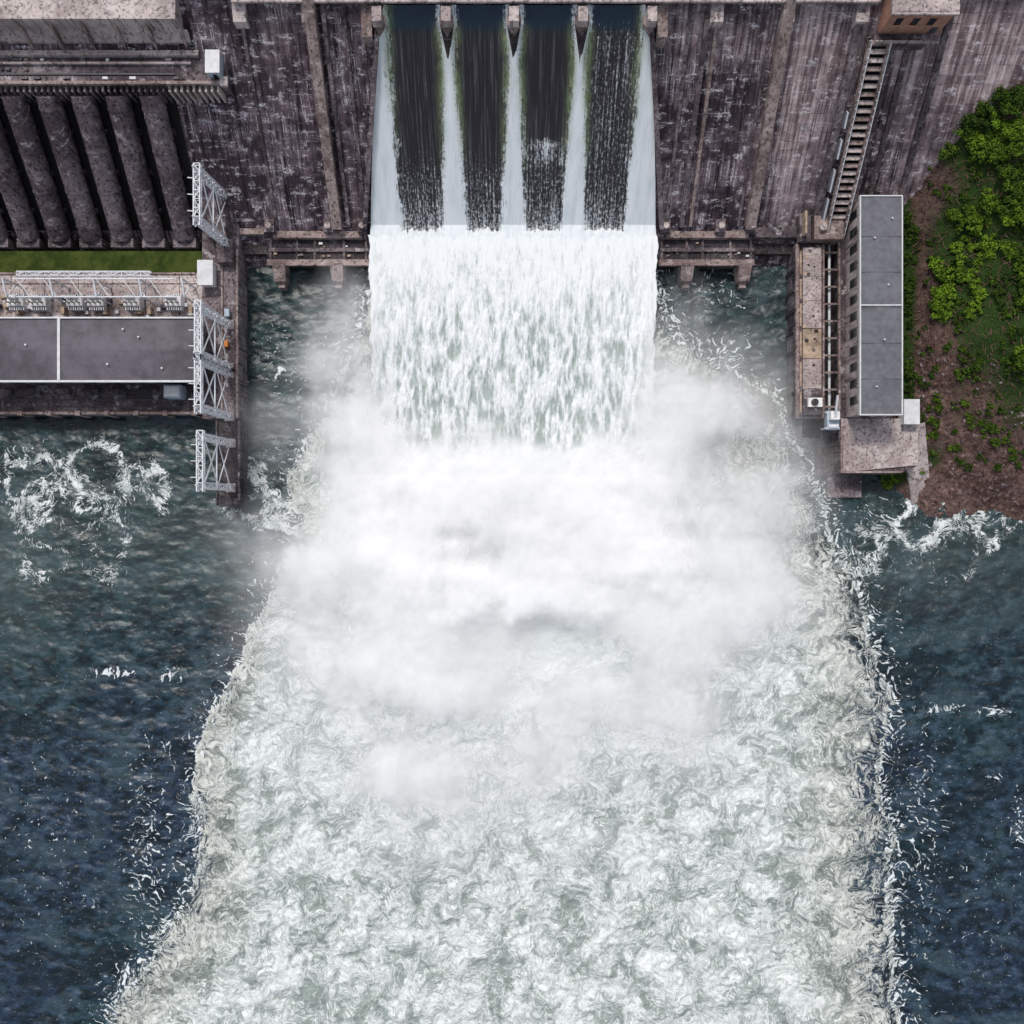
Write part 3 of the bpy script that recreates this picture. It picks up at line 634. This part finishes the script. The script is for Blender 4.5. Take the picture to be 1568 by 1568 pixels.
for dx in(-2.4,2.2):
    a=fpt(Xs+dx,h0,2.4); b=fpt(Xs+dx,h1,2.4); mb.beam(a,b,.7,M_rib,1.2)
    a=fpt(Xs+dx,h0,3.8); b=fpt(Xs+dx,h1,3.8); mb.beam(a,b,.18,M_steel)
n=25
for i in range(n):
    h=lerp(h0+.6,h1-.3,i/(n-1)); p=fpt(Xs,h,2.2)
    mb.box(Xs-1.9,Xs+1.8,p[1]-.55,p[1]+.55,p[2]-.1,p[2]+.2,M_lc if i%3 else M_rib)
    for dx in(-2.4,2.2): mb.beam((Xs+dx,p[1],p[2]-1.5),(Xs+dx,p[1],p[2]+1.4),.2,M_steel)
for (t0,t1) in((.05,.2),(.24,.36),(.42,.52),(.58,.66)):
    a=fpt(Xs-3.8,lerp(h0,h1,t0),2.0); b=fpt(Xs-3.8,lerp(h0,h1,t1),2.0); mb.beam(a,b,1.4,M_seam,.3); mb.beam(a,b,.3,M_steel,1.4)
a=fpt(Xs,h0,.6);b=fpt(Xs,h1,.6); mb.beam(a,b,4.0,M_black,1.2)  # black strip under the treads, same gap shade colour
a=fpt(Xs+3.6,h0,1.0);b=fpt(Xs+3.6,h1,1.0); mb.beam(a,b,.8,M_con,1.6)
a=fpt(Xs-5.0,h0,.8);b=fpt(Xs-5.0,lerp(h0,h1,.75),.8); mb.beam(a,b,.4,M_con,.8)
mb.obj('stairway')
bh=empty('brick_house')
mb=MB(); mb.box(85.5,99.4,111.7,121.5,41.2,50.6,M_brick); mb.obj('walls',bh)
mb=MB(); mb.box(84.9,100,111.1,122,50.6,51.3,M_lc); mb.box(85.6,99.3,111.8,121.4,51.3,51.42,M_lc); mb.box(91,93.5,116,118.5,51.42,52.6,M_steel); mb.obj('roof',bh)
mb=MB(); 
for x in(87.2,91,94.8): mb.box(x,x+1.6,111.62,111.68,45.4,48.4,M_glass)
mb.obj('windows',bh)
mb=MB(); mb.box(84.5,97,109.5,111.7,37,41.2,M_con); mb.box(96.8,98.4,111.6,111.69,41.4,44.2,M_dsteel); mb.box(84.5,97.6,109.4,109.6,41.2,42.4,M_lc); mb.obj('porch',bh)
# ------------------------------------------------------------ HILLSIDE
def terr(X,Y):
    X=np.asarray(X,float);Y=np.asarray(Y,float)
    f=np.interp(Y,[-60,-4,6,20,70,84,105,140],[-8,-2,0,2.2,8.5,14.4,23,38])
    up=np.clip((Y+5)/50,.0,1)
    z=f+.54*(X-104.8)*up
    z=z+fbm(X*.08,Y*.08,5,300)*2.4+fbm(X*.5,Y*.5,4,310)*.7
    return z
xs=np.concatenate([np.linspace(101.6,160,260),np.array([175,200,240,300,500,1500,3000])]); ys=np.concatenate([np.array([-3000,-1000,-400,-200,-120]),np.linspace(-60,128,420)])
X,Y=np.meshgrid(xs,ys); Z=np.minimum(terr(X,Y),80)
Z=np.where(Y<-30,np.minimum(Z,lerp(-6,18,np.clip((X-185)/80,0,1))),Z)
k=(H-Z)/H; PX=X/S/k+784; PY=784-Y/S/k
G=lambda cx,cy,sx,sy:np.exp(-((PX-cx)/sx)**2-((PY-cy)/sy)**2)
gr=G(1510,430,75,110)+G(1560,470,60,130)+G(1385,480,18,240)*.9+G(1430,700,20,30)*.6+G(1500,220,80,50)+G(1510,350,80,60)*.9+G(1470,620,30,70)*.35+G(1550,640,40,60)*.35+G(1365,720,20,25)
grid('hillside_terrain',X,Y,Z,M_terr,dict(green=np.clip(gr,0,1)))
def T_(px,py):
    h=12.
    for _ in range(30):
        x,y,_z=P(px,py,h); h=.5*h+.5*float(np.minimum(terr(x,y),80))
    return x,y,h
lv=[];lf=[];ls=[]
def shrub(px,py,R,bright=1.,n=None):
    x,y,z=T_(px,py); n=min(n or int(260*R*R)+60,1300)
    lob=[(np.random.uniform(-.9,.9)*R,np.random.uniform(-.9,.9)*R,np.random.uniform(.2,.8)*R,np.random.uniform(.2,.5)*R) for _ in range(int(7+R*4))]
    for i in range(n):
        cx,cy,cz,cr=random.choice(lob)
        d=np.random.normal(size=3); d/=np.linalg.norm(d); rr=cr*random.uniform(.5,1.25)
        p=np.array([x+cx,y+cy,z+cz])+d*rr*np.array([1,1,.8])
        if p[2]<z-.4: continue
        s_=random.uniform(.13,.30); a=np.random.normal(size=3)*.7+np.array([0,0,.6]); nrm=a/np.linalg.norm(a)
        t1=np.cross(nrm,np.random.normal(size=3)); t1/=np.linalg.norm(t1); t2=np.cross(nrm,t1)
        b=len(lv)
        for (u_,v_) in((-1,-.5),(0,-.9),(1,0),(0,.8)): lv.append(p+t1*u_*s_+t2*v_*s_)
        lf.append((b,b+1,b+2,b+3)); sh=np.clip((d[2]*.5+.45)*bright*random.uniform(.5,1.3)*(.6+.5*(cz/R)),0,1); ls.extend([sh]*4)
np.random.seed(5)
def zone(x0,x1,y0,y1,n,r0,r1,b=1.):
    for _ in range(n): shrub(random.uniform(x0,x1),random.uniform(y0,y1),random.uniform(r0,r1),b*random.uniform(.45,1.35))
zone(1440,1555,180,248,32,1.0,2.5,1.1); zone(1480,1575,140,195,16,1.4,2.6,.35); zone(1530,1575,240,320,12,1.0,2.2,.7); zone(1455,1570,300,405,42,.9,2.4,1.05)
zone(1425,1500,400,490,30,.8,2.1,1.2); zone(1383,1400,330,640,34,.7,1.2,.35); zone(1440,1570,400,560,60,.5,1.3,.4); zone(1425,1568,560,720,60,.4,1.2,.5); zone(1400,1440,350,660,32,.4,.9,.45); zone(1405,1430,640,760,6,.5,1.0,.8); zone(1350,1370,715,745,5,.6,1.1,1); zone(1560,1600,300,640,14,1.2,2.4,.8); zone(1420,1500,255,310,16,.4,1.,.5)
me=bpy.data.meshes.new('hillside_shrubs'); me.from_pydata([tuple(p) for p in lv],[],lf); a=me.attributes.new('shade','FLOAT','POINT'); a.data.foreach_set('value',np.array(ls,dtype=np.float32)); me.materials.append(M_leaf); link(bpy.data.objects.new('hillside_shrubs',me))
mb=MB()
for _ in range(1500):
    x,y,z=T_(random.uniform(1392,1568),random.uniform(190,740)); a=random.uniform(0,6.28); l=random.uniform(.6,2.2)
    mb.beam((x,y,z),(x+math.cos(a)*l,y+math.sin(a)*l,z+random.uniform(.3,1.2)),random.uniform(.06,.15),M_twig)
mb.obj('dry_brush')
mb=MB()
for _ in range(160):
    x,y,z=T_(random.uniform(1392,1568),random.uniform(540,765)); r=random.uniform(.2,.6)
    if x<102: continue
    pts=[]
    for i in range(6):
        t=i/6*6.283; rr=r*random.uniform(.6,1.3); pts.append((x+math.cos(t)*rr,y+math.sin(t)*rr))
    mb.prism(pts,z-1,[z+random.uniform(-.1,.5)*r for _ in pts],M_con)
mb.obj('shore_rocks')
mb=MB(); mb.box(-3000,3000,131,4000,30,43.9,plain('reservoir_surface',(.02,.04,.05),.15,.3,.05)); mb.obj('reservoir_water')
mb=MB(); mb.box(-4000,4000,-4000,4000,-9,-8,M_rib); mb.obj('ground')
# ------------------------------------------------------------ light, sky, camera
w=bpy.data.worlds.new("World"); sc.world=w; w.use_nodes=True; nt=w.node_tree; nt.nodes.clear()
sky=nt.nodes.new('ShaderNodeTexSky'); sky.sky_type='NISHITA'; sky.sun_disc=False
el=math.radians(58); az=math.radians(-18)
sky.sun_elevation=el; sky.sun_rotation=az; sky.dust_density=3; sky.air_density=1.0
hs=nt.nodes.new('ShaderNodeHueSaturation'); hs.inputs['Saturation'].default_value=.5
bg=nt.nodes.new('ShaderNodeBackground'); bg.inputs[1].default_value=.145; ow=nt.nodes.new('ShaderNodeOutputWorld')
nt.links.new(sky.outputs[0],hs.inputs['Color']); nt.links.new(hs.outputs[0],bg.inputs[0]); nt.links.new(bg.outputs[0],ow.inputs[0])
sl_=bpy.data.lights.new('sun','SUN'); sl_.energy=1.8; sl_.angle=math.radians(10); sl_.color=(1,.97,.93)
so=bpy.data.objects.new('sun',sl_); d=Vector((math.sin(az)*math.cos(el),math.cos(az)*math.cos(el),math.sin(el))); so.rotation_euler=d.to_track_quat('Z','Y').to_euler(); so.location=(0,0,300); link(so)
cd=bpy.data.cameras.new('camera'); cd.sensor_width=36; cd.lens=18/(784*S/H); cd.clip_end=20000; cd.clip_start=1
co=bpy.data.objects.new('camera',cd); co.location=(0,0,H); link(co); sc.camera=co
sc.view_settings.view_transform='Standard'; sc.view_settings.look='None'; sc.view_settings.exposure=0
